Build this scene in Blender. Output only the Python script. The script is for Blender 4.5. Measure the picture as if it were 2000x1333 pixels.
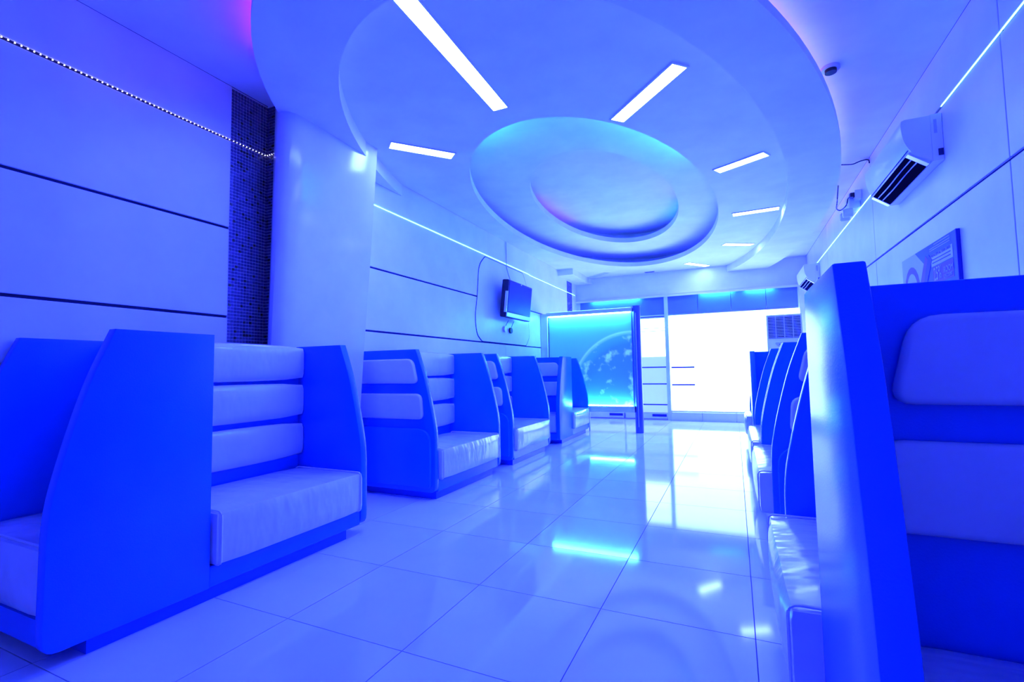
import bpy, bmesh, math, random
from mathutils import Vector, Matrix
random.seed(7)
for o in list(bpy.data.objects): bpy.data.objects.remove(o)
sc = bpy.context.scene
COL = sc.collection
# ------------------------------------------------------------------ camera
F_PX, YAW, PITCH, ROLL, CAM_H = 934.0, math.radians(-24.88), math.radians(3.55), math.radians(-0.945), 1.0388
fw = Vector((math.sin(YAW)*math.cos(PITCH), math.cos(YAW)*math.cos(PITCH), math.sin(PITCH)))
r0 = Vector((math.cos(YAW), -math.sin(YAW), 0)); u0 = r0.cross(fw)
cr = math.cos(ROLL)*r0 + math.sin(ROLL)*u0
cu = -math.sin(ROLL)*r0 + math.cos(ROLL)*u0
CAM = Vector((0, 0, CAM_H))
cam_data = bpy.data.cameras.new('camera'); cam = bpy.data.objects.new('camera', cam_data); COL.objects.link(cam)
m = Matrix((cr, cu, -fw)).transposed().to_4x4(); m.translation = CAM
cam.matrix_world = m
cam_data.sensor_fit = 'HORIZONTAL'; cam_data.sensor_width = 36.0
cam_data.lens = F_PX/2000*36.0; cam_data.clip_start = 0.02
sc.camera = cam
def on(x, y, ax, val):
    d = fw + (x-1000)/F_PX*cr - (y-666.5)/F_PX*cu
    k = 'xyz'.index(ax); t = (val-CAM[k])/d[k]
    return CAM + d*t
# ------------------------------------------------------------------ world, exposure
TINT = (0.030, 0.051, 1.0)          # the blue light the whole place is bathed in
def tint(k): return (TINT[0]*k, TINT[1]*k, TINT[2]*k)
w = bpy.data.worlds.new('world'); sc.world = w; w.use_nodes = True
w.node_tree.nodes['Background'].inputs[0].default_value = (*TINT, 1)
w.node_tree.nodes['Background'].inputs[1].default_value = 3.0
sc.view_settings.view_transform = 'Standard'; sc.view_settings.look = 'None'
sc.view_settings.exposure = 0.8; sc.view_settings.gamma = 1.0; sc.view_settings.use_curve_mapping = False
L_WINDOW, L_LAMP = 50.0, 180.0
# ------------------------------------------------------------------ materials
def mat(name, col, rough=.5, spec=.5, bump=0, bscale=40, var=.06, vscale=3, coat=0, metal=0, stretch=None, bdist=.01):
    m = bpy.data.materials.new(name); m.use_nodes = True
    nt = m.node_tree; b = nt.nodes['Principled BSDF']
    b.inputs['Roughness'].default_value = rough
    b.inputs['Specular IOR Level'].default_value = spec
    b.inputs['Coat Weight'].default_value = coat; b.inputs['Coat Roughness'].default_value = .08
    b.inputs['Metallic'].default_value = metal
    tc = nt.nodes.new('ShaderNodeTexCoord')
    n = nt.nodes.new('ShaderNodeTexNoise'); n.inputs['Scale'].default_value = vscale; n.inputs['Detail'].default_value = 3
    nt.links.new(tc.outputs['Object'], n.inputs['Vector'])
    r = nt.nodes.new('ShaderNodeValToRGB')
    r.color_ramp.elements[0].position = .3; r.color_ramp.elements[1].position = .7
    r.color_ramp.elements[0].color = tuple(c*(1-var) for c in col)+(1,)
    r.color_ramp.elements[1].color = tuple(min(1, c*(1+var)) for c in col)+(1,)
    nt.links.new(n.outputs['Fac'], r.inputs[0]); nt.links.new(r.outputs[0], b.inputs['Base Color'])
    if bump:
        n2 = nt.nodes.new('ShaderNodeTexNoise'); n2.inputs['Scale'].default_value = bscale; n2.inputs['Detail'].default_value = 2
        if stretch:
            mp = nt.nodes.new('ShaderNodeMapping'); mp.inputs['Scale'].default_value = stretch
            nt.links.new(tc.outputs['Object'], mp.inputs[0]); nt.links.new(mp.outputs[0], n2.inputs['Vector'])
        else: nt.links.new(tc.outputs['Object'], n2.inputs['Vector'])
        bp = nt.nodes.new('ShaderNodeBump'); bp.inputs['Strength'].default_value = bump; bp.inputs['Distance'].default_value = bdist
        nt.links.new(n2.outputs['Fac'], bp.inputs['Height']); nt.links.new(bp.outputs[0], b.inputs['Normal'])
    return m
def emat(name, col, k, base=(.5, .5, .5)):
    m = bpy.data.materials.new(name); m.use_nodes = True
    b = m.node_tree.nodes['Principled BSDF']
    b.inputs['Base Color'].default_value = (*base, 1)
    b.inputs['Emission Color'].default_value = (*col, 1); b.inputs['Emission Strength'].default_value = k
    b.inputs['Roughness'].default_value = .3
    return m
M = dict(
    wall=mat('white_wall_panel', (.80, .80, .82), .34, .5, .05, 6),
    plaster=mat('white_ceiling_plaster', (.80, .80, .82), .6, .3, .04, 8),
    groove=mat('dark_groove', (.03, .03, .09), .7, .1),
    tile=mat('polished_floor_tile', (.70, .71, .74), .07, .5, .012, 3, .05, 2.2),
    grout=mat('floor_grout', (.22, .2, .22), .8, .2),
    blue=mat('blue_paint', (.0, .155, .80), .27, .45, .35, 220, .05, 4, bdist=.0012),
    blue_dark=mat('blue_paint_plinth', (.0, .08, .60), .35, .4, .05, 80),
    vinyl=mat('white_vinyl', (.70, .70, .76), .2, .55, .5, 5, .05, 5, .4, stretch=(1, 2.2, 1), bdist=.02),
    piping=mat('vinyl_piping', (.78, .78, .8), .25, .5),
    column=mat('glossy_column_laminate', (.74, .74, .80), .16, .55, .02, 3),
    plastic=mat('white_plastic', (.78, .78, .8), .3, .5),
    plastic2=mat('grey_plastic', (.45, .45, .5), .35, .5),
    black=mat('black_plastic', (.012, .012, .03), .45, .3),
    screen=mat('dark_screen', (.005, .005, .16), .45, .15),
    metal=mat('brushed_metal', (.35, .36, .42), .25, .5, metal=.8),
    darkmetal=mat('dark_post_metal', (.10, .12, .25), .28, .5, metal=.5),
    silver=mat('silver_trim', (.7, .72, .76), .25, .5, metal=.3),
    transom=mat('frosted_transom_glass', (.13, .19, .42), .3, .4),
    curb=mat('curb_tile', (.55, .55, .62), .3, .5),
    mos=[mat('mosaic_%s' % n, c, .18, .5) for n, c in (('blue', (.05, .04, .13)), ('violet', (.10, .07, .19)), ('dark', (.008, .008, .02)))],
    mgrout=mat('mosaic_grout', (.62, .6, .68), .7, .2),
    lamp=emat('lamp_diffuser', TINT, L_LAMP, (.8, .8, .8)),
    lampoff=mat('unlit_lamp_diffuser', (.5, .55, .6), .3, .5),
    window=emat('frosted_window_daylight', TINT, L_WINDOW, (.7, .7, .7)),
    windowlow=emat('frosted_door_daylight', TINT, 4.5, (.6, .6, .65)),
    filmgap=mat('clear_film_gap', (.06, .05, .08), .15, .5),
    ledcyan=emat('cyan_white_led', (.30, 1.0, 1.0), 2.2),
    leddot=emat('violet_white_led', (.55, .55, 1.0), 3.0),
    glowcyan=emat('cyan_cove_led', (.01, .50, 1.0), 42.0),
    ringcyan=emat('cyan_ring_led', (.01, .50, 1.0), 2.0),
    transomglow=emat('added_transom_glow', (.05, .60, 1.0), 45.0),  # for bars added only to brighten the transom panes
    glowpink=emat('pink_cove_led', (.55, .02, .8), 3.6),
    corepink=emat('pink_core_led', (.55, .03, .9), 1.2),
    matteblack=mat('matte_black', (.006, .006, .01), 1.0, 0.0),
    backlit=emat('display_led_bar', (.15, .9, 1.0), 55.0),
    posterblue=mat('poster_print_blue', (.05, .13, .62), .55, .2),
    posterdark=mat('poster_print_navy', (.03, .04, .26), .55, .2),
    posterlight=mat('poster_print_pale', (.52, .56, .80), .55, .2),
    posterviolet=mat('poster_print_violet', (.16, .06, .45), .55, .2),
)
def display_material():
    m = bpy.data.materials.new('backlit_planet_print'); m.use_nodes = True
    nt = m.node_tree; b = nt.nodes['Principled BSDF']; N = nt.nodes.new; L = nt.links.new
    tc = N('ShaderNodeTexCoord')
    def circ(cx, cz, rad):
        s = N('ShaderNodeVectorMath'); s.operation = 'SUBTRACT'; s.inputs[1].default_value = (cx, 0, cz)
        f = N('ShaderNodeVectorMath'); f.operation = 'MULTIPLY'; f.inputs[1].default_value = (1, 0, 1)
        l = N('ShaderNodeVectorMath'); l.operation = 'LENGTH'
        L(tc.outputs['Object'], s.inputs[0]); L(s.outputs[0], f.inputs[0]); L(f.outputs[0], l.inputs[0])
        d = N('ShaderNodeMath'); d.operation = 'DIVIDE'; d.inputs[1].default_value = rad; L(l.outputs['Value'], d.inputs[0]); return d
    d = circ(.70, -.57, 1.05)           # planet disc, local coords of the panel
    rim = N('ShaderNodeValToRGB'); e = rim.color_ramp.elements
    e[0].position = 0; e[0].color = (.10, .30, .80, 1)
    e[1].position = 1; e[1].color = (.14, .50, .85, 1)
    for p, c in ((.78, (.08, .30, .80, 1)), (.92, (.10, .45, .9, 1)), (.975, (.40, .85, 1, 1)), (.997, (.14, .50, .85, 1))):
        x = e.new(p); x.color = c
    L(d.outputs[0], rim.inputs[0])
    n = N('ShaderNodeTexNoise'); n.inputs['Scale'].default_value = 5; n.inputs['Detail'].default_value = 6; L(tc.outputs['Object'], n.inputs['Vector'])
    cl = N('ShaderNodeValToRGB'); cl.color_ramp.elements[0].position = .55; cl.color_ramp.elements[1].position = .68
    cl.color_ramp.elements[1].color = (1, 1, 1, 1); L(n.outputs['Fac'], cl.inputs[0])
    ins = N('ShaderNodeMath'); ins.operation = 'LESS_THAN'; ins.inputs[1].default_value = .97; L(d.outputs[0], ins.inputs[0])
    mu = N('ShaderNodeMath'); mu.operation = 'MULTIPLY'; L(cl.outputs[0], mu.inputs[0]); L(ins.outputs[0], mu.inputs[1])
    mx = N('ShaderNodeMixRGB'); mx.inputs[2].default_value = (.45, .90, 1, 1)
    L(mu.outputs[0], mx.inputs[0]); L(rim.outputs[0], mx.inputs[1])
    L(mx.outputs[0], b.inputs['Base Color']); L(mx.outputs[0], b.inputs['Emission Color'])
    b.inputs['Emission Strength'].default_value = .12; b.inputs['Roughness'].default_value = .15
    return m
M['display'] = display_material()
# ------------------------------------------------------------------ mesh helpers
def obj(name, bm, material, parent=None, smooth=False):
    bmesh.ops.recalc_face_normals(bm, faces=bm.faces)
    me = bpy.data.meshes.new(name); bm.to_mesh(me); bm.free()
    for mm in (material if isinstance(material, list) else [material]): me.materials.append(mm)
    if smooth:
        for p in me.polygons: p.use_smooth = True
        me.set_sharp_from_angle(angle=math.radians(38))
    o = bpy.data.objects.new(name, me); COL.objects.link(o)
    if parent: o.parent = parent
    return o
def thing(name, label, cat, group=None, kind=None, loc=(0, 0, 0)):
    o = bpy.data.objects.new(name, None); COL.objects.link(o); o.location = loc
    o.empty_display_size = .1
    tag(o, label, cat, group, kind); return o
def tag(o, label=None, cat=None, group=None, kind=None):
    for k, v in (('label', label), ('category', cat), ('group', group), ('kind', kind)):
        if v: o[k] = v
    return o
def box(bm, x0, x1, y0, y1, z0, z1, bev=0, seg=2, mi=0):
    x0, x1 = sorted((x0, x1)); y0, y1 = sorted((y0, y1)); z0, z1 = sorted((z0, z1))
    vs = [bm.verts.new((x, y, z)) for z in (z0, z1) for x, y in ((x0, y0), (x1, y0), (x1, y1), (x0, y1))]
    fs = [bm.faces.new([vs[i] for i in f]) for f in ((3, 2, 1, 0), (4, 5, 6, 7), (0, 1, 5, 4), (1, 2, 6, 5), (2, 3, 7, 6), (3, 0, 4, 7))]
    for f in fs: f.material_index = mi
    if bev:
        es = list({e for f in fs for e in f.edges})
        bmesh.ops.bevel(bm, geom=es, offset=bev, segments=seg, profile=.5, affect='EDGES')
    return bm
def nbox(*a, **k): return box(bmesh.new(), *a, **k)
def prism(bm, pts, axis, a, b, bev=0, seg=2):
    """polygon pts (p,q) swept along axis from a to b"""
    def P(p, q, t): return {'x': (t, p, q), 'y': (p, t, q), 'z': (p, q, t)}[axis]
    A = [bm.verts.new(P(p, q, a)) for p, q in pts]; B = [bm.verts.new(P(p, q, b)) for p, q in pts]
    n = len(pts); fa = bm.faces.new(A); fb = bm.faces.new(B[::-1])
    for i in range(n): bm.faces.new((A[i], A[(i+1) % n], B[(i+1) % n], B[i]))
    if bev:
        bmesh.ops.recalc_face_normals(bm, faces=bm.faces)
        es = list(set(fa.edges) | set(fb.edges))
        bmesh.ops.bevel(bm, geom=es, offset=bev, segments=seg, profile=.5, affect='EDGES', clamp_overlap=True)
    return bm
def tube(bm, pts, rad, n=6, closed=False):
    pts = [Vector(p) for p in pts]; rings = []; N = len(pts)
    for i, p in enumerate(pts):
        t = (pts[(i+1) % N]-pts[i-1]) if closed else (pts[min(i+1, N-1)]-pts[max(i-1, 0)])
        t.normalize(); a = Vector((0, 0, 1)) if abs(t.z) < .9 else Vector((1, 0, 0))
        s = t.cross(a).normalized(); q = t.cross(s)
        rings.append([bm.verts.new(p+rad*(math.cos(k*2*math.pi/n)*s+math.sin(k*2*math.pi/n)*q)) for k in range(n)])
    for i in range(N if closed else N-1):
        A, B = rings[i], rings[(i+1) % N]
        for k in range(n): bm.faces.new((A[k], A[(k+1) % n], B[(k+1) % n], B[k]))
    if not closed: bm.faces.new(rings[0][::-1]); bm.faces.new(rings[-1])
    return bm
def cyl(bm, c, rad, z0, z1, n=24, axis='z'):
    pts = [(math.cos(i*2*math.pi/n)*rad, math.sin(i*2*math.pi/n)*rad) for i in range(n)]
    o = {'z': (c[0], c[1]), 'y': (c[0], c[1]), 'x': (c[0], c[1])}[axis]
    return prism(bm, [(o[0]+p, o[1]+q) for p, q in pts], axis, z0, z1)
def smooth_curve(pts, k=4):
    out = []; n = len(pts)
    for i in range(n-1):
        p0, p1, p2, p3 = pts[max(i-1, 0)], pts[i], pts[i+1], pts[min(i+2, n-1)]
        for j in range(k):
            t = j/k
            out.append(tuple(.5*((2*b)+(-a+c)*t+(2*a-5*b+4*c-d)*t*t+(-a+3*b-3*c+d)*t**3) for a, b, c, d in zip(p0, p1, p2, p3)))
    return out+[pts[-1]]
def rounded(pts, rad, k=5):
    """round every corner of a polygon; rad: number or list"""
    out = []; n = len(pts)
    for i, p in enumerate(pts):
        r = rad[i] if isinstance(rad, (list, tuple)) else rad
        p = Vector(p); a = Vector(pts[i-1])-p; b = Vector(pts[(i+1) % n])-p
        if r <= 0: out.append(tuple(p)); continue
        ra = min(r, a.length*.49, b.length*.49)
        A = p+a.normalized()*ra; B = p+b.normalized()*ra
        for j in range(k+1):
            t = j/k; out.append(tuple((1-t)**2*A+2*t*(1-t)*p+t*t*B))
    return out
# ------------------------------------------------------------------ room shell
XL, XR, YB, YR, ZC = -3.10, 1.27, -2.40, 10.12, 3.05
# floor: dark grout bed and single polished tiles
floor = obj('floor', nbox(XL-.1, XR+.1, YB, YR+.1, -.06, -.006), M['grout']); tag(floor, 'polished white square floor tiles with thin dark joints', 'floor', kind='structure')
TS, GX, GY, GAP = .6, -1.770, 1.50, .0022
tile_cache = {}
i0, i1 = math.floor((XL-GX)/TS), math.ceil((XR-GX)/TS); j0, j1 = math.floor((YB-GY)/TS), math.ceil((YR-GY)/TS)
for i in range(i0, i1):
    for j in range(j0, j1):
        x0, x1 = max(XL, GX+i*TS)+GAP, min(XR, GX+(i+1)*TS)-GAP
        y0, y1 = max(YB, GY+j*TS)+GAP, min(YR, GY+(j+1)*TS)-GAP
        if x1-x0 < .02 or y1-y0 < .02: continue
        key = (round(x1-x0, 3), round(y1-y0, 3))
        if key not in tile_cache:
            b = nbox(-key[0]/2, key[0]/2, -key[1]/2, key[1]/2, -.006, 0)
            o = obj('floor_tile', b, M['tile'], floor); tile_cache[key] = o.data
        else:
            o = bpy.data.objects.new('floor_tile', tile_cache[key]); COL.objects.link(o); o.parent = floor
        o.location = ((x0+x1)/2, (y0+y1)/2, 0)
# walls
ROWS_L = [0, .825, 1.435, 2.045, 2.665, ZC]
ROWS_R = [0, .825, 1.43, 2.04, 2.685, ZC]
G = .009
wl = obj('wall_left', nbox(XL-.12, XL-.016, YB, YR, 0, ZC+.4), M['groove']); tag(wl, 'white panelled left wall with dark horizontal grooves', 'wall', kind='structure')
def panel(par, side, y0, y1, z0, z1):
    g0 = 0 if z0 == 0 else G; g1 = 0 if z1 == ZC else G
    x = (XL-.016, XL) if side == 'l' else (XR, XR+.016)
    obj('wall_panel', nbox(x[0], x[1], y0, y1, z0+g0, z1-g1, .002, 1), M['wall'], par)
for k in range(5):
    z0, z1 = ROWS_L[k], ROWS_L[k+1]
    for y0, y1 in ((YB, -.35), (-.343, 2.11)): panel(wl, 'l', y0, y1, z0, z1)
    if k < 2:
        for y0, y1 in ((3.1, 6.455), (6.463, 9.44)): panel(wl, 'l', y0, y1, z0, z1)
    else: panel(wl, 'l', 3.1, 9.44, z0, z1)
    panel(wl, 'l', 9.80, YR, z0, z1)
# rounded television panel, slightly proud with a dark seam
tvp = [(5.83, 2.63), (5.65, 2.48), (5.60, 2.05), (5.53, 1.76), (5.58, 1.53), (5.72, 1.45), (7.22, 1.45), (7.37, 1.59), (7.345, 1.77), (7.29, 2.44), (7.13, 2.63)]
tvp = rounded(tvp, [.02, .2, .3, .2, .12, .02, .02, .12, .2, .3, .02], 5)
cy_, cz_ = 6.46, 2.04
obj('panel_seam', prism(bmesh.new(), [(cy_+(y-cy_)*1.014, cz_+(z-cz_)*1.018) for y, z in tvp], 'x', XL-.001, XL+.003), M['groove'], wl)
obj('television_panel', prism(bmesh.new(), tvp, 'x', XL-.001, XL+.006), M['wall'], wl)
# mosaic strips: real small tiles
def mosaic(par, y0, y1, z0, z1, x, pitch=.0225, ret=None):
    bm = bmesh.new()
    box(bm, x-.014, x-.004, y0, y1, z0, z1, mi=3)
    if ret: box(bm, x-.004, ret, y1-.008, y1, z0, z1, mi=3)
    ny, nz = int((y1-y0)/pitch), int((z1-z0)/pitch)
    def t(x0, x1, a0, a1, b0, b1):
        mi = random.choices((0, 1, 2), (.62, .30, .08))[0]; box(bm, x0, x1, a0, a1, b0, b1, mi=mi)
    for i in range(ny):
        for k in range(nz):
            t(x-.004, x, y0+i*pitch+.0023, y0+(i+1)*pitch-.0023, z0+k*pitch+.0023, z0+(k+1)*pitch-.0023)
    if ret:
        for i in range(int((ret-x)/pitch)):
            for k in range(nz): t(x+i*pitch+.002, x+(i+1)*pitch-.002, y1-.012, y1-.008, z0+k*pitch+.002, z0+(k+1)*pitch-.002)
    o = obj('mosaic_tiles', bm, M['mos']+[M['mgrout']], par); o['kind'] = 'stuff'
mosaic(wl, 2.112, 2.405, 0, ZC, XL, ret=XL+.12)
mosaic(wl, 9.445, 9.80, 1.2, ZC, XL, .03)
wr = obj('wall_right', nbox(XR+.016, XR+.12, YB, YR, 0, ZC+.4), M['groove']); tag(wr, 'white panelled right wall with dark grooves behind the booths', 'wall', kind='structure')
YJ = [YB, -1.80, .66, 3.12, 5.58, 8.04, YR]
for k in range(5):
    for a, b in zip(YJ, YJ[1:]): panel(wr, 'r', a+.005, b-.005, ROWS_R[k], ROWS_R[k+1])
wb = obj('wall_back', nbox(XL-.12, XR+.12, YB-.1, YB, 0, ZC+.4), M['wall']); tag(wb, 'plain white wall behind the viewer', 'wall', kind='structure')
# column with one rounded corner, tapering downwards
def column():
    bm = bmesh.new(); rings = []
    for z, yr, sx in ((0, 3.12, .62), (1.26, 3.195, .71), (2.1, 3.225, .86), (ZC, 3.255, 1.0)):
        pl = [(XL+.002, 2.41), (-3.03, 2.405), (-2.93, 2.325), (-2.86, 2.292), (-2.81, 2.288), (-2.77, 2.31), (-2.748, 2.355), (-2.742, 2.44), (-2.75, 2.68), (-2.768, 2.95), (-2.783, yr-.012), (-2.80, yr), (XL+.002, yr)]
        pl = [(XL+(p[0]-XL)*sx, min(p[1], yr)) for p in pl]
        rings.append([bm.verts.new((x, y, z)) for x, y in pl])
    n = len(rings[0])
    for a, b in zip(rings, rings[1:]):
        for i in range(n): bm.faces.new((a[i], a[(i+1) % n], b[(i+1) % n], b[i]))
    bm.faces.new(rings[0][::-1]); bm.faces.new(rings[-1])
    return obj('column', bm, M['column'], smooth=True)
tag(column(), 'glossy white rounded wall column beside the mosaic strip', 'column', kind='structure')
# ------------------------------------------------------------------ ceiling
NS = 160
def ell(e, z, grow=0): return [(e[0]+(e[2]+grow)*math.cos(t*2*math.pi/NS), e[1]+(e[3]+grow)*math.sin(t*2*math.pi/NS), z) for t in range(NS)]
E_OUT, E_IN, E_OVAL, E_CORE = (-1.44, 6.92, 2.53, 5.587), (-1.40, 6.56, 2.02, 4.75), (-1.457, 6.363, 1.354, 2.979), (-1.484, 6.515, .888, 1.94)
def band(loops, closed=True):
    bm = bmesh.new(); R = [[bm.verts.new(p) for p in l] for l in loops]
    for a, b in (zip(R, R[1:]+R[:1]) if closed else zip(R, R[1:])):
        for i in range(NS): bm.faces.new((a[i], a[(i+1) % NS], b[(i+1) % NS], b[i]))
    return bm
def clip(bm):
    for co, no in (((XL+.002, 0, 0), (-1, 0, 0)), ((XR-.002, 0, 0), (1, 0, 0)), ((0, YR-.002, 0), (0, 1, 0)), ((0, YB+.002, 0), (0, -1, 0))):
        bmesh.ops.bisect_plane(bm, geom=bm.verts[:]+bm.edges[:]+bm.faces[:], plane_co=co, plane_no=no, clear_outer=True)
    return bm
def ring(e_out, g_out, e_in, g_in, z0, z1): return clip(band([ell(e_in, z0, g_in), ell(e_out, z0, g_out), ell(e_out, z1, g_out), ell(e_in, z1, g_in)]))
big = (-.9, 4, 9, 14)
ceil = obj('ceiling', ring(big, 0, E_OUT, -.22, ZC, ZC+.06), M['plaster'])
tag(ceil, 'white plaster ceiling with a dropped elliptical ring and stepped oval recesses', 'ceiling', kind='structure')
obj('ceiling_ring', ring(E_OUT, 0, E_IN, 0, 2.89, 2.95), M['plaster'], ceil, True)
obj('ring_riser', ring(E_IN, .04, E_IN, 0, 2.95, 3.10), M['plaster'], ceil, True)
obj('cove_back', ring(E_OUT, -.20, E_OUT, -.24, 2.95, 3.12), M['plaster'], ceil, True)
obj('ceiling_field', ring(E_IN, .03, E_OVAL, 0, 3.015, 3.095), M['plaster'], ceil, True)
obj('recess_side', ring(E_OVAL, .56, E_OVAL, .53, 3.095, 3.36), M['plaster'], ceil, True)
obj('oval_recess', ring(E_OVAL, .55, E_CORE, 0, 3.27, 3.35), M['plaster'], ceil, True)
obj('core_side', ring(E_CORE, .36, E_CORE, .33, 3.35, 3.53), M['plaster'], ceil, True)
bm = bmesh.new(); bm.faces.new([bm.verts.new(p) for p in ell(E_CORE, 3.50, .35)]); obj('oval_core', bm, M['plaster'], ceil)
# rear soffit block in the left corner
tag(obj('trim_1', nbox(XL, -2.79, 8.9, YR, 2.90, ZC), M['plaster']), 'white boxed soffit under the ceiling in the far left corner', 'soffit', kind='structure')
# hidden cove led strips
def arc_strip(name, e, grow, z, a0, a1, material, label, rad=.012):
    n = max(6, int(abs(a1-a0)/2)); pts = []
    for i in range(n+1):
        t = math.radians(a0+(a1-a0)*i/n); pts.append((e[0]+(e[2]+grow)*math.cos(t), e[1]+(e[3]+grow)*math.sin(t), z))
    o = obj(name, tube(bmesh.new(), pts, rad), material); tag(o, label, 'led strip', 'cove led strips'); return o
arc_strip('cove_led', E_OUT, -.03, 2.966, -62, 8, M['ringcyan'], 'cyan led strip on top of the ring edge, right side')
arc_strip('cove_led', E_OUT, -.16, 2.966, -66, 12, M['glowpink'], 'pink led strip on top of the ring, right side')
arc_strip('cove_led', E_OUT, -.05, 2.966, -116, -104, M['glowpink'], 'pink led strip on top of the ring, near left side')
arc_strip('cove_led', E_OVAL, .07, 3.108, -122, -92, M['glowcyan'], 'cyan led strip in the large oval cove, near left')
arc_strip('cove_led', E_OVAL, .07, 3.108, -58, -24, M['glowcyan'], 'cyan led strip in the large oval cove, near right')
arc_strip('cove_led', E_CORE, .06, 3.363, 22, 52, M['ringcyan'], 'cyan led strip in the small oval cove, far right')
arc_strip('cove_led', E_CORE, .10, 3.363, -10, 18, M['corepink'], 'pink led strip in the small oval cove, right side')
arc_strip('cove_led', E_CORE, .06, 3.363, 150, 190, M['corepink'], 'pink led strip in the small oval cove, left side')
# recessed lamps in the ceiling field
def ceiling_light(p, q, label, lit=True, wd=.115):
    p, q = Vector(p), Vector(q); t = thing('ceiling_light', label, 'ceiling light', 'recessed slot lights in the oval ceiling', loc=(*((p+q)/2), 3.015))
    ln = (q-p).length; t.rotation_euler.z = math.atan2(q.y-p.y, q.x-p.x)
    b = bmesh.new()
    for a in (-1, 1):
        box(b, -ln/2-.012, ln/2+.012, a*(wd/2+.006)-.006, a*(wd/2+.006)+.006, -.008, .002)
        box(b, a*(ln/2+.006)-.006, a*(ln/2+.006)+.006, -wd/2, wd/2, -.008, .002)
    obj('frame', b, M['plaster'], t)
    obj('diffuser', nbox(-ln/2, ln/2, -wd/2, wd/2, -.006, .001), M['lamp'] if lit else M['lampoff'], t)
ceiling_light((-1.52, 3.14), (-1.50, 1.94), 'longest white slot light, running toward the camera at the top')
ceiling_light((-.765, 3.71), (-.245, 3.20), 'slanting white slot light right of the longest one')
ceiling_light((-2.63, 3.228), (-2.261, 3.654), 'short white slot light by the glossy column')
ceiling_light((-.08, 5.15), (.345, 4.93), 'first white slot light right of the large oval recess')
ceiling_light((.061, 6.752), (.581, 6.727), 'second white slot light right of the large oval recess, below the first')
ceiling_light((-.075, 8.32), (.338, 8.56), 'third white slot light right of the oval recess, nearly level')
ceiling_light((-.745, 9.50), (-.40, 9.96), 'farthest white slot light near the bright window')
ceiling_light((-2.69, 9.93), (-2.283, 9.62), 'unlit grey slot light near the far left corner', False)
# smoke detector and vent
t = thing('smoke_detector', 'small dark round detector on the ceiling right of the ring', 'smoke detector', loc=(.67, 3.74, ZC))
obj('base', cyl(bmesh.new(), (0, 0), .055, -.018, 0), M['plastic2'], t, True); obj('sensor_dome', cyl(bmesh.new(), (0, 0), .035, -.04, -.018), M['black'], t, True)
t = thing('ceiling_vent', 'tiny dark slot vent high at the far wall', 'vent', loc=(-1.50, 9.98, 3.015))
obj('vent_frame', nbox(-.10, .10, -.04, .04, -.01, 0), M['plastic2'], t); obj('vent_opening', nbox(-.085, .085, -.028, .028, -.013, -.01), M['black'], t)
# ------------------------------------------------------------------ wall led strips
def led_strip(pts, z, material, label, dots=False, x_off=.0):
    t = thing('led_strip', label, 'led strip', 'led strips in the wall grooves')
    b = bmesh.new()
    for (xa, ya), (xb, yb) in zip(pts, pts[1:]): tube(b, [(xa, ya, z), (xb, yb, z)], 0.0038 if not dots else .0025, 6)
    if not dots: obj('light_tube', b, material, t)
    else:
        obj('tape', b, M['groove'], t); d = bmesh.new()
        for (xa, ya), (xb, yb) in zip(pts, pts[1:]):
            L = math.hypot(xb-xa, yb-ya); n = int(L/.0235)
            for i in range(n):
                f = (i+.5)/n; x, y = xa+(xb-xa)*f, ya+(yb-ya)*f; box(d, x-.003, x+.003, y-.0027, y+.0027, z-.0027, z+.0027)
        o = obj('led_dots', d, material, t); o['kind'] = 'stuff'
led_strip([(XL+.002, -.3), (XL+.002, 2.11)], 2.665, M['leddot'], 'row of small violet white led dots along the near left wall', True)
led_strip([(XL+.004, 2.115), (XL+.004, 2.385), (XL+.10, 2.385)], 2.665, M['leddot'], 'led dots crossing the dark mosaic strip', True)
led_strip([(XL+.002, 3.30), (XL+.002, 7.42)], 2.662, M['ledcyan'], 'cyan white led line above the television on the left wall')
led_strip([(XL+.002, 7.43), (XL+.002, 10.0)], 2.655, M['ledcyan'], 'thin cyan led line on the far left wall past the television')
led_strip([(XR-.002, 1.2), (XR-.002, 3.115)], 2.685, M['ledcyan'], 'cyan led line at the top right edge of the picture')
led_strip([(XR-.002, 3.125), (XR-.002, 3.86)], 2.685, M['ledcyan'], 'cyan led line meeting the near air conditioner')
led_strip([(XR-.002, 4.82), (XR-.002, 9.6)], 2.685, M['ledcyan'], 'thin cyan led line past the near air conditioner toward the far one')
# ------------------------------------------------------------------ far shop front
wf = obj('wall_far', nbox(XL-.12, XR+.12, YR, YR+.12, 2.52, ZC+.4), M['wall']); tag(wf, 'white bulkhead above the glass shop front', 'wall', kind='structure')
obj('lower_wall', nbox(XL-.12, XR+.12, YR+.08, YR+.12, 0, 2.52), M['plastic2'], wf)
tr = thing('trim_2', 'row of blue frosted transom panes above the shop front', 'transom', kind='structure')
for a, b in ((-3.02, -1.25), (-1.18, -.62), (-.61, -.02), (-.01, .58), (.59, 1.10)):
    obj('transom_pane', nbox(a, b, YR, YR+.03, 2.13, 2.505), M['transom'], tr)
obj('transom_rail', nbox(XL, XR, YR-.02, YR+.05, 2.505, 2.53), M['groove'], tr); obj('transom_rail', nbox(-1.2, 1.12, YR-.01, YR+.05, 2.105, 2.13), M['metal'], tr)
wn = thing('window_1', 'blinding white frosted shop window above a low tiled curb', 'window', kind='structure')
xs = [-1.17, -.60, 0.0, .60, 1.10]
for a, b in zip(xs, xs[1:]): obj('window_pane', nbox(a+.003, b-.003, YR, YR+.02, .19, 2.10), M['window'], wn)
for z in (1.05, .70):
    obj('clear_stripe', nbox(-1.16, -.72, YR-.004, YR-.001, z-.016, z+.016), M['filmgap'], wn)
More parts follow.
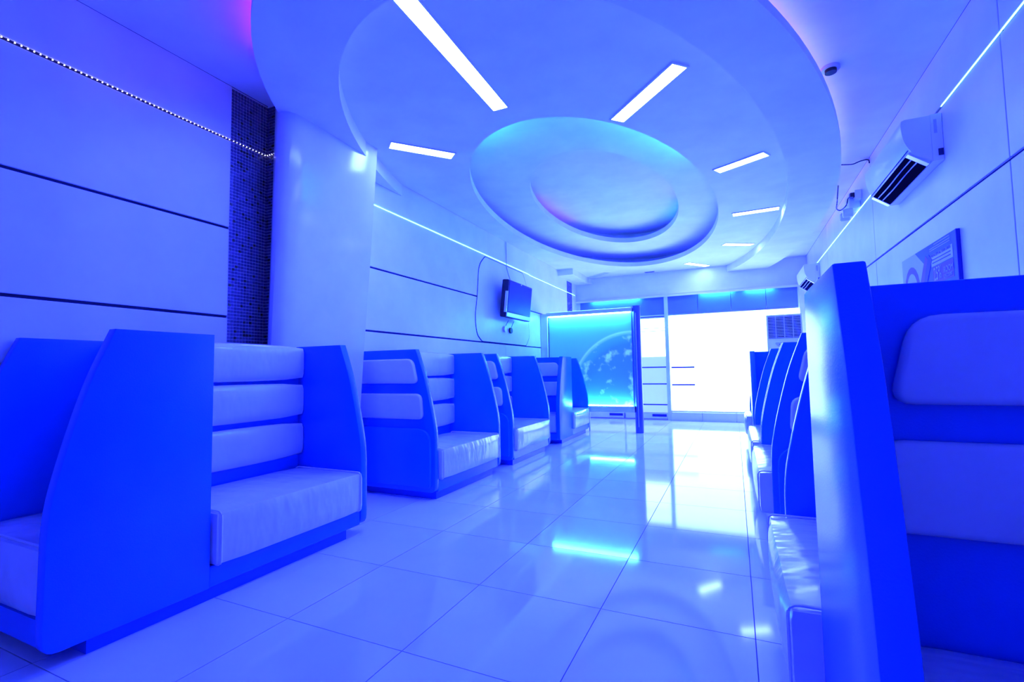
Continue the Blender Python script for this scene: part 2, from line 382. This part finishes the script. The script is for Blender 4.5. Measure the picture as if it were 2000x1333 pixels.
obj('sill', nbox(-1.2, 1.12, YR-.05, YR+.03, .165, .19), M['silver'], wn)
cb = thing('trim_3', 'low grey tiled curb below the shop window', 'curb', kind='structure')
for a, b in zip(xs, xs[1:]): obj('curb_tile', nbox(a+.003, b-.003, 9.95, YR, 0, .165), M['curb'], cb)
mu = obj('trim_4', nbox(-1.25, -1.18, YR-.07, YR+.03, 0, 2.52), M['silver']); tag(mu, 'pale aluminium mullion between the glass door and shop window', 'mullion', kind='structure')
dr = thing('door_1', 'frosted glass entrance door with dark stripes beside the mullion', 'door', kind='structure')
for a, b in ((-3.0, -2.14), (-2.10, -1.26)):
    obj('door_pane', nbox(a, b, YR+.01, YR+.03, 1.28, 2.06), M['window'], dr)
    obj('lower_pane', nbox(a, b, YR+.01, YR+.03, .14, 1.27), M['windowlow'], dr)
    obj('bottom_rail', nbox(a, b, YR-.01, YR+.04, .02, .13), M['silver'], dr)
    for z in (1.06, .72, .30): obj('clear_stripe', nbox(a, b, YR+.004, YR+.009, z-.012, z+.012), M['filmgap'], dr)
    obj('lock', nbox(b-.3, b-.02, YR-.02, YR-.01, .06, .11), M['groove'], dr)
    for z in (1.80, 1.86): obj('blind_slat', nbox(a, b, YR+.002, YR+.009, z-.006, z+.006), M['silver'], dr)
obj('door_header', nbox(-3.02, -1.25, YR-.03, YR+.04, 2.06, 2.13), M['silver'], dr)
obj('header_bar', nbox(-3.02, -1.25, YR-.045, YR-.03, 2.085, 2.10), M['groove'], dr)
tag(obj('trim_5', nbox(1.10, XR, 9.9, YR, 0, 2.52), M['column']), 'narrow pale pilaster in the far right corner', 'pilaster', kind='structure')
tag(obj('trim_6', nbox(XL, -3.02, YR-.04, YR, 0, 2.52), M['silver']), 'white door jamb in the far left corner', 'jamb', kind='structure')
obj('added_lip', nbox(XL, 1.12, YR-.075, YR-.062, 2.485, 2.535), M['wall'], tr)  # lip added to hide the glow bars behind it
obj('added_lip_shelf', nbox(XL, 1.12, YR-.075, YR-.0, 2.530, 2.540), M['wall'], tr)  # added cover above the same bars
for x0, x1, lab in ((-2.75, -1.75, 'added cyan glow bar over the transom above the entrance door'), (-.55, .02, 'added cyan glow bar over the transom above the window middle'), (.25, .70, 'added cyan glow bar over the transom above the window right side')):
    tag(obj('glow_bar', nbox(x0, x1, YR-.058, YR-.04, 2.508, 2.522), M['transomglow']), lab, 'added glow bar', 'added glow bars over the shop front')  # added emitters that give the transom panes their cyan glow
# ------------------------------------------------------------------ lit partition screen
PY = 7.95
t = thing('partition_screen', 'glowing cyan planet display partition between white frame and post', 'partition')
o = obj('display_panel', nbox(-.735, .735, -.012, .012, -.765, .765), M['display'], t); o.location = (-2.225, PY, 1.20)
o['label'] = 'backlit cyan print of a planet curve with clouds'
obj('side_frame', nbox(-3.095, -2.965, PY-.06, PY+.06, .0, 2.03, .006), M['plastic'], t)
obj('side_bead', nbox(-2.975, -2.955, PY-.03, PY+.03, .36, 1.97), M['groove'], t)
obj('top_frame', nbox(-2.97, -1.49, PY-.10, PY+.05, 1.975, 2.04, .006), M['plastic'], t)
obj('bottom_frame', nbox(-2.97, -1.49, PY-.10, PY+.05, .33, .43, .006), M['silver'], t)
obj('right_bead', nbox(-1.51, -1.488, PY-.03, PY+.03, .36, 1.97), M['darkmetal'], t)
obj('glow_bar', nbox(-2.94, -1.52, PY-.075, PY-.055, 1.962, 1.974), M['backlit'], t)
obj('glow_bar', nbox(-2.94, -1.52, PY-.075, PY-.055, .431, .443), M['backlit'], t)
obj('glow_bar', nbox(-2.94, -1.52, PY+.0, PY+.03, 2.042, 2.055), M['ledcyan'], t)
b = bmesh.new(); box(b, -2.27, -2.25, PY-.02, PY+.02, 0, .33); obj('foot', b, M['silver'], t)
obj('post', cyl(bmesh.new(), (-1.432, PY), .066, 0, 2.06, 28), M['darkmetal'], t, True)
obj('post_cap', cyl(bmesh.new(), (-1.432, PY), .070, 2.06, 2.068, 28), M['darkmetal'], t, True)
obj('post_groove', nbox(-1.437, -1.427, PY-.07, PY-.064, .1, 1.95), M['silver'], t)
# ------------------------------------------------------------------ booths
PROF = smooth_curve([(.19, 1.232), (.118, 1.038), (.062, .833), (.018, .633), (.002, .50), (0, .34), (0, .15)], 5)
def profile(back, z1=1.232):
    pts = [p for p in PROF] + rounded([(0, .15), (.004, .06), (.12, .06)], [0, .055, 0], 4)[1:-1] + [(.12, .06), (back, .06), (back, z1)]
    return pts
class Booth:
    def __init__(s, x0, sg, depth, label, bd=None, out=.03):
        s.x0, s.sg, s.D, s.bd, s.out = x0, sg, depth, bd or depth, out
        s.t = thing('booth', label, 'booth seat', 'blue booths with white vinyl cushions')
    def X(s, d): return s.x0+s.sg*d
    def put(s, name, bm, m, par=None, smooth=False):
        for v in bm.verts: v.co.x = s.x0+s.sg*v.co.x
        return obj(name, bm, m, par or s.t, smooth)
    def cross_panel(s, y0, y1, name='side_panel'): return s.put(name, prism(bmesh.new(), profile(s.bd), 'y', y0, y1, .005, 2), M['blue'], smooth=True)
    def long_panel(s, y0, ln, d0, d1):
        return s.put('end_panel', prism(bmesh.new(), [(y0+e, z) for e, z in profile(ln)], 'x', d0, d1, .005, 2), M['blue'], smooth=True)
    def cushion(s, name, d0, d1, y0, y1, z0, z1, bev=.03, crown=0):
        b = nbox(d0, d1, y0, y1, z0, z1)
        bmesh.ops.subdivide_edges(b, edges=b.edges[:], cuts=5, use_grid_fill=True)
        c = Vector(((d0+d1)/2, (y0+y1)/2, (z0+z1)/2)); h = Vector(((d1-d0)/2, (y1-y0)/2, (z1-z0)/2))
        for v in b.verts:      # rounded box with a slight crown
            q = v.co-c; inner = Vector([max(-(h[k]-bev), min(h[k]-bev, q[k])) for k in range(3)])
            dlt = q-inner
            if dlt.length > 1e-6: v.co = c+inner+dlt.normalized()*bev if sum(abs(x) > 1e-6 for x in dlt) > 1 else c+q
            if crown:
                f = [1-(q[k]/h[k])**2 for k in range(3)]
                ax = max(range(3), key=lambda k: abs(q[k])/h[k])
                o2 = [k for k in range(3) if k != ax]
                v.co[ax] += math.copysign(crown*max(f[o2[0]], 0)*max(f[o2[1]], 0), q[ax])
        return s.put(name, b, M['vinyl'], smooth=True)
    def piping(s, par, d0, d1, z0, z1, ys):
        for y in ys:
            pts = [(p, y, q) for p, q in rounded([(d0, z0), (d1, z0), (d1, z1), (d0, z1)], .03, 4)]
            s.put('piping', tube(bmesh.new(), pts, .0045, 5, True), M['piping'], par)
    def pads(s, y):   # two head and back pads on a face that looks toward -y
        for z0, z1, dt, db in ((.945, 1.152, .20, .15), (.65, .862, .115, .10)):
            pts = rounded([(dt, z1), (db, z0), (s.D-.09, z0), (s.D-.09, z1)], [.06, .05, .03, .03], 5)
            s.put('back_cushion', prism(bmesh.new(), pts, 'y', y-.04, y, .016, 3), M['vinyl'], smooth=True)
    def bench(s, y0, y1):
        s.put('bench_base', nbox(.008, s.bd-.01, y0, y1, .06, .155, .006), M['blue'])
        c = s.cushion('seat_cushion', -s.out, .56, y0+.004, y1-.004, .15, .405, .032, .012)
        s.piping(c, -s.out+.002, .555, .155, .402, (y0+.032, y1-.032))
        s.put('back_panel', nbox(.575, min(.62, s.bd-.002), y0, y1, .155, 1.215), M['blue'])
        for z0, z1 in ((1.005, 1.228), (.752, .972), (.485, .705)): s.cushion('back_cushion', .505, .58, y0+.004, y1-.004, z0, z1, .028, .008)
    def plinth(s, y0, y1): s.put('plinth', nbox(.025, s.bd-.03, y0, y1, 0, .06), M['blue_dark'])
    def end_seat(s, y0, ln=.59):
        s.long_panel(y0, ln, 0, .055); s.long_panel(y0, ln, s.D-.05, s.D)
        s.put('seat_back', nbox(.055, s.D-.05, y0+ln-.05, y0+ln, .06, 1.232, .004), M['blue'])
        s.put('end_base', nbox(.055, s.D-.05, y0+.03, y0+ln-.05, .06, .155), M['blue'])
        c = s.cushion('end_cushion', .062, s.D-.056, y0+.02, y0+ln-.056, .155, .41, .035, .010)
        s.piping(c, .066, s.D-.06, .16, .407, (y0+.05,))
        s.pads(y0+ln-.052)
    def inset(s, y):
        pts = rounded([(.03, .575), (.03, .10), (s.D-.04, .10), (s.D-.04, .575)], [.13, .03, .01, .01], 6)
        s.put('inset_panel', prism(bmesh.new(), pts, 'y', y-.03, y+.002, .014, 3), M['blue'], smooth=True)
def end_booth(x0, sg, D, y0, y1, label, bd=None):
    b = Booth(x0, sg, D, label, bd, .03 if sg < 0 else .075); b.end_seat(y0); b.bench(y0+.592, y1-.056); b.cross_panel(y1-.055, y1); b.plinth(y0+.14, y1-.16)
def mid_booth(x0, sg, D, y0, y1, label):
    b = Booth(x0, sg, D, label, None, .03 if sg < 0 else .075); b.cross_panel(y0, y0+.055); b.pads(y0+.001); b.inset(y0)
    b.bench(y0+.056, y1-.056); b.cross_panel(y1-.055, y1); b.plinth(y0+.05, y1-.15)
LX, LD, RX, RD = -2.23, .855, .175, 1.08
end_booth(LX, -1, LD, .87, 2.50, 'large blue booth in the left foreground with white vinyl seats', .605)
mid_booth(LX, -1, LD, 3.29, 4.49, 'blue booth right behind the glossy column, two pads on its side')
mid_booth(LX, -1, LD, 4.78, 5.96, 'third blue booth on the left, below the television')
end_booth(LX, -1, LD, 6.34, 7.83, 'farthest left blue booth in front of the lit planet screen')
end_booth(RX, 1, RD, .885, 2.46, 'blue booth in the right foreground, cut off by the picture edge')
mid_booth(RX, 1, RD, 3.24, 4.50, 'second blue booth on the right, mostly hidden by the foreground booth')
mid_booth(RX, 1, RD, 4.56, 5.94, 'third blue booth on the right with thin bright panel edges')
end_booth(RX, 1, RD, 6.40, 7.90, 'farthest right blue booth in front of the floor air conditioner')
# ------------------------------------------------------------------ television on the left wall
t = thing('television', 'small dark television on a bracket above the third left booth', 'television', loc=(XL+.14, 6.53, 2.08))
t.rotation_euler = (0, math.radians(6), 0)
obj('wall_bracket', nbox(-.115, -.02, -.10, .10, -.10, .10), M['black'], t)
obj('body', nbox(-.03, .075, -.44, .44, -.27, .27, .018, 3), M['black'], t, True)
obj('screen', nbox(.074, .079, -.40, .40, -.18, .24), M['screen'], t)
obj('speaker_bar', nbox(.06, .084, -.43, .43, -.262, -.20, .006), M['silver'], t)
obj('side_trim', nbox(.04, .079, -.446, -.436, -.2, .1), M['silver'], t)
obj('logo_badge', cyl(bmesh.new(), (0, .252), .016, .075, .080, 14, 'x'), M['silver'], t)
for y, z, lab, mm in ((6.40, 1.66, 'pale round plug hanging on a thin cable under the television', 'plastic'), (6.60, 1.65, 'dark round plug hanging on a thin cable under the television', 'black')):
    t = thing('hanging_plug', lab, 'plug', 'plugs under the television')
    obj('cable', tube(bmesh.new(), [(XL+.05, y+.06, 1.79), (XL+.04, y+.03, 1.75), (XL+.035, y, z+.05)], .004), M['black'], t)
    p = obj('plug_disc', cyl(bmesh.new(), (y, z), .045, XL+.008, XL+.035, 18, 'x'), M[mm], t, True)
tag(obj('television_cable', tube(bmesh.new(), [(XL+.012, 6.50, 3.0), (XL+.012, 6.50, 2.62), (XL+.03, 6.53, 2.5), (XL+.06, 6.58, 2.36)], .006), M['plastic2']), 'thin grey cable dropping from ceiling to television', 'cable')
# ------------------------------------------------------------------ split air conditioners on the right wall
def split_ac(y0, ln, label):
    t = thing('air_conditioner', label, 'air conditioner', 'split units on the right wall', loc=(XR, y0, 2.34))
    D, H = .215, .305
    front = smooth_curve([(-D+.004, H-.012), (-D, H-.05), (-D+.012, .16), (-D+.045, .085), (-D+.075, .055)], 4)
    pts = [(-.002, H), (-D+.02, H)]+front+[(-D+.15, .006), (-.03, 0), (-.002, .015)]
    obj('body', prism(bmesh.new(), pts, 'y', 0, ln, .004, 2), M['plastic'], t, True)
    obj('back_plate', nbox(-.062, -.001, -.006, ln+.006, .0, H+.003, .004), M['plastic'], t)
    pts2 = [(-.062, H-.004), (-D+.02, H-.004)]+front+[(-D+.15, .006), (-.062, .004)]
    obj('end_cap', prism(bmesh.new(), pts2, 'y', -.008, 0), M['plastic'], t)
    # air outlet: dark opening on the lower front slope, louvres inside
    a, b2 = Vector((-D+.040, .083)), Vector((-D+.148, .0)); nn = Vector((-(b2-a).y, (b2-a).x)).normalized()*-1
    if nn.x > 0: nn = -nn
    q = [a-nn*.01, b2-nn*.01, b2+nn*.008, a+nn*.008]
    obj('air_outlet', prism(bmesh.new(), [tuple(p) for p in q], 'y', .06, ln-.06), M['matteblack'], t)
    for f in (.28, .55):
        c = a.lerp(b2, f)+nn*.009
        obj('louvre', tube(bmesh.new(), [(c.x, .07+i*(ln-.14)/8, c.y+.004*math.sin(i*.9)) for i in range(9)], .004, 5), M['silver'], t)
    for yy in (.035, ln-.035):
        c = a.lerp(b2, .5)+nn*.004
        obj('outlet_end', prism(bmesh.new(), [tuple(a+nn*.012), tuple(b2+nn*.012), tuple(b2-nn*.01), tuple(a-nn*.01)], 'y', yy-.024, yy+.024), M['silver'], t)
    obj('front_seam', tube(bmesh.new(), [(-D+.034, .01, .098), (-D+.034, ln-.01, .098)], .003, 5), M['groove'], t)
    o = obj('embossed_mark', nbox(-.045, -.03, -.0085, -.006, .18, .27), M['plastic2'], t)
    obj('pipe_knockout', nbox(-.03, -.004, -.0085, -.006, .03, .075), M['groove'], t)
split_ac(3.87, .94, 'white wall air conditioner near the camera on the right wall')
split_ac(8.75, .94, 'small looking far air conditioner high on the right wall')
# ------------------------------------------------------------------ floor standing air conditioner
t = thing('floor_air_conditioner', 'white floor standing air conditioner at the far right of the window', 'air conditioner', loc=(.80, 9.55, 0))
obj('body', nbox(-.27, .27, -.17, .17, .0, 1.93, .012, 2), M['plastic'], t)
obj('grille_recess', nbox(-.245, .245, -.176, -.168, 1.52, 1.90), M['matteblack'], t)
b = bmesh.new()
for i in range(14): box(b, -.245, .245, -.190, -.174, 1.530+i*.0267, 1.541+i*.0267)
for x in (-.13, .0, .13): box(b, x-.004, x+.004, -.192, -.174, 1.52, 1.90)
obj('grille_slats', b, M['plastic2'], t)
obj('control_panel', prism(bmesh.new(), rounded([(-.15, 1.43), (-.11, 1.38), (.11, 1.38), (.15, 1.43), (.14, 1.45), (-.14, 1.45)], .015, 3), 'y', -.178, -.168), M['plastic2'], t)
for x in (-.08, -.02, .03, .09): obj('button', cyl(bmesh.new(), (x, 1.415), .009, -.182, -.177, 10, 'y'), M['black'], t)
obj('door_seam', nbox(-.03, -.025, -.172, -.169, .2, 1.33), M['plastic2'], t); obj('door_seam', nbox(.025, .03, -.172, -.169, .2, 1.33), M['plastic2'], t)
# ------------------------------------------------------------------ emergency lamp with plug and cables, right wall
p = on(1664, 408, 'x', XR-.06)
t = thing('emergency_light', 'small twin emergency lamp above the led line, right wall', 'emergency light', loc=(XR, p.y, p.z))
obj('box', nbox(-.10, -.001, -.09, .09, -.02, .14, .008), M['plastic'], t)
obj('socket', nbox(-.06, -.001, -.17, -.09, .05, .15, .006), M['plastic'], t)
for yy in (-.06, .09):
    o = obj('lamp_head', cyl(bmesh.new(), (yy, -.055), .045, -.15, -.07, 18, 'x'), M['plastic'], t, True); obj('lens', cyl(bmesh.new(), (yy, -.055), .036, -.155, -.149, 18, 'x'), M['silver'], o)
obj('plug', nbox(-.10, -.058, -.155, -.105, .08, .13, .006), M['black'], t)
pz = [on(1637, 363, 'z', 2.95), on(1635, 395, 'x', 1.0), on(1634, 408, 'x', 1.05), on(1642, 411, 'x', 1.10), on(1653, 401, 'x', 1.13), on(1657, 387, 'x', 1.15), on(1668, 385, 'x', XR-.09)]
tag(obj('lamp_cable', tube(bmesh.new(), smooth_curve([tuple(q) for q in pz], 4), .006), M['black']), 'black cable looping from the ceiling ring to the emergency lamp plug', 'cable')
pz = [on(1644, 322, 'z', 2.955), on(1665, 321, 'z', 3.0), on(1680, 315, 'z', 3.03), on(1695, 312, 'z', 3.04), on(1698, 318, 'x', XR-.02)]
tag(obj('ceiling_cable', tube(bmesh.new(), smooth_curve([tuple(q) for q in pz], 4), .006), M['black']), 'black cable running from the ceiling ring to the near air conditioner', 'cable')
# ------------------------------------------------------------------ notice board on the right wall
PX = XR-.02
A, B = on(1865, 446.5, 'x', PX), on(1762, 513, 'x', PX)       # near top, far top
C_ = on(1872.5, 549, 'x', PX)
yN, yF, zT, zB = (A.y+C_.y)/2, B.y, (A.z+B.z)/2, C_.z
t = thing('notice_board', 'blue printed discount notice board on the right wall', 'sign', loc=(PX, yN, zB))
Wd, Hh = yF-yN, zT-zB
def fx(u): return (1-u)*Wd      # u: 0 at the reader's left (far end), 1 at right (near end)
obj('board', nbox(0, .019, 0, Wd, 0, Hh), M['posterblue'], t)
obj('board_edge', nbox(-.001, .019, -.012, 0, 0, Hh), M['posterdark'], t)
def flat(name, pts, mtl, dx): return obj(name, prism(bmesh.new(), [(fx(u), v*Hh) for u, v in pts], 'x', -dx, -dx+.001), mtl, t)
flat('print_panel', [(.0, .0), (.48, .0), (.48, .62), (.30, 1.0), (.0, 1.0)], M['posterlight'], .001)
flat('print_violet', [(.62, .12), (.95, .12), (.95, .48), (.62, .48)], M['posterviolet'], .0015)
flat('print_textbox', [(.60, .50), (.95, .50), (.95, .76), (.60, .76)], M['posterlight'], .0015)
for k in range(2): flat('print_arch', [(.20+(.165-.045*k)*math.cos(a*math.pi/10), .12+(.62-.16*k)*math.sin(a*math.pi/10)) for a in range(11)], (M['posterviolet'], M['posterlight'])[k], .002+.0006*k)
flat('print_card', [(.36, .20), (.44, .10), (.58, .62), (.50, .82)], M['posterviolet'], .002)
flat('print_card', [(.42, .12), (.47, .08), (.62, .66), (.56, .80)], M['posterdark'], .0026)
for v in (.955, .90, .855): flat('print_rule', [(.66 if v > .92 else .58, v-.012), (.92, v-.012), (.92, v+.004), (.66 if v > .92 else .58, v+.004)], M['posterlight'], .002)
def text(body, u, v, size, mtl, sx=1):
    cu_ = bpy.data.curves.new('t', 'FONT'); cu_.body = body; cu_.size = size; cu_.extrude = .0004
    tmp = bpy.data.objects.new('t', cu_); COL.objects.link(tmp); bpy.context.view_layer.update()
    me = bpy.data.meshes.new_from_object(tmp.evaluated_get(bpy.context.evaluated_depsgraph_get())); bpy.data.objects.remove(tmp)
    me.materials.clear(); me.materials.append(mtl)
    for vv in me.vertices:
        x, y, z = vv.co; vv.co = (-.003-z, fx(u)-x*sx, v*Hh+y)
    o = bpy.data.objects.new('lettering', me); COL.objects.link(o); o.parent = t
text('25%', .635, .19, .125, M['posterlight'], .62); text('ROOM', .80, .27, .055, M['posterlight'], .9); text('DISCOUNT', .80, .16, .034, M['posterlight'], .78)
text('WE ACCEPT ALL YOUR CARDS', .61, .70, .026, M['posterdark'], .88)
for v in (.63, .56): flat('print_rule', [(.62, v), (.92, v), (.92, v+.02), (.62, v+.02)], M['posterdark'], .0025)
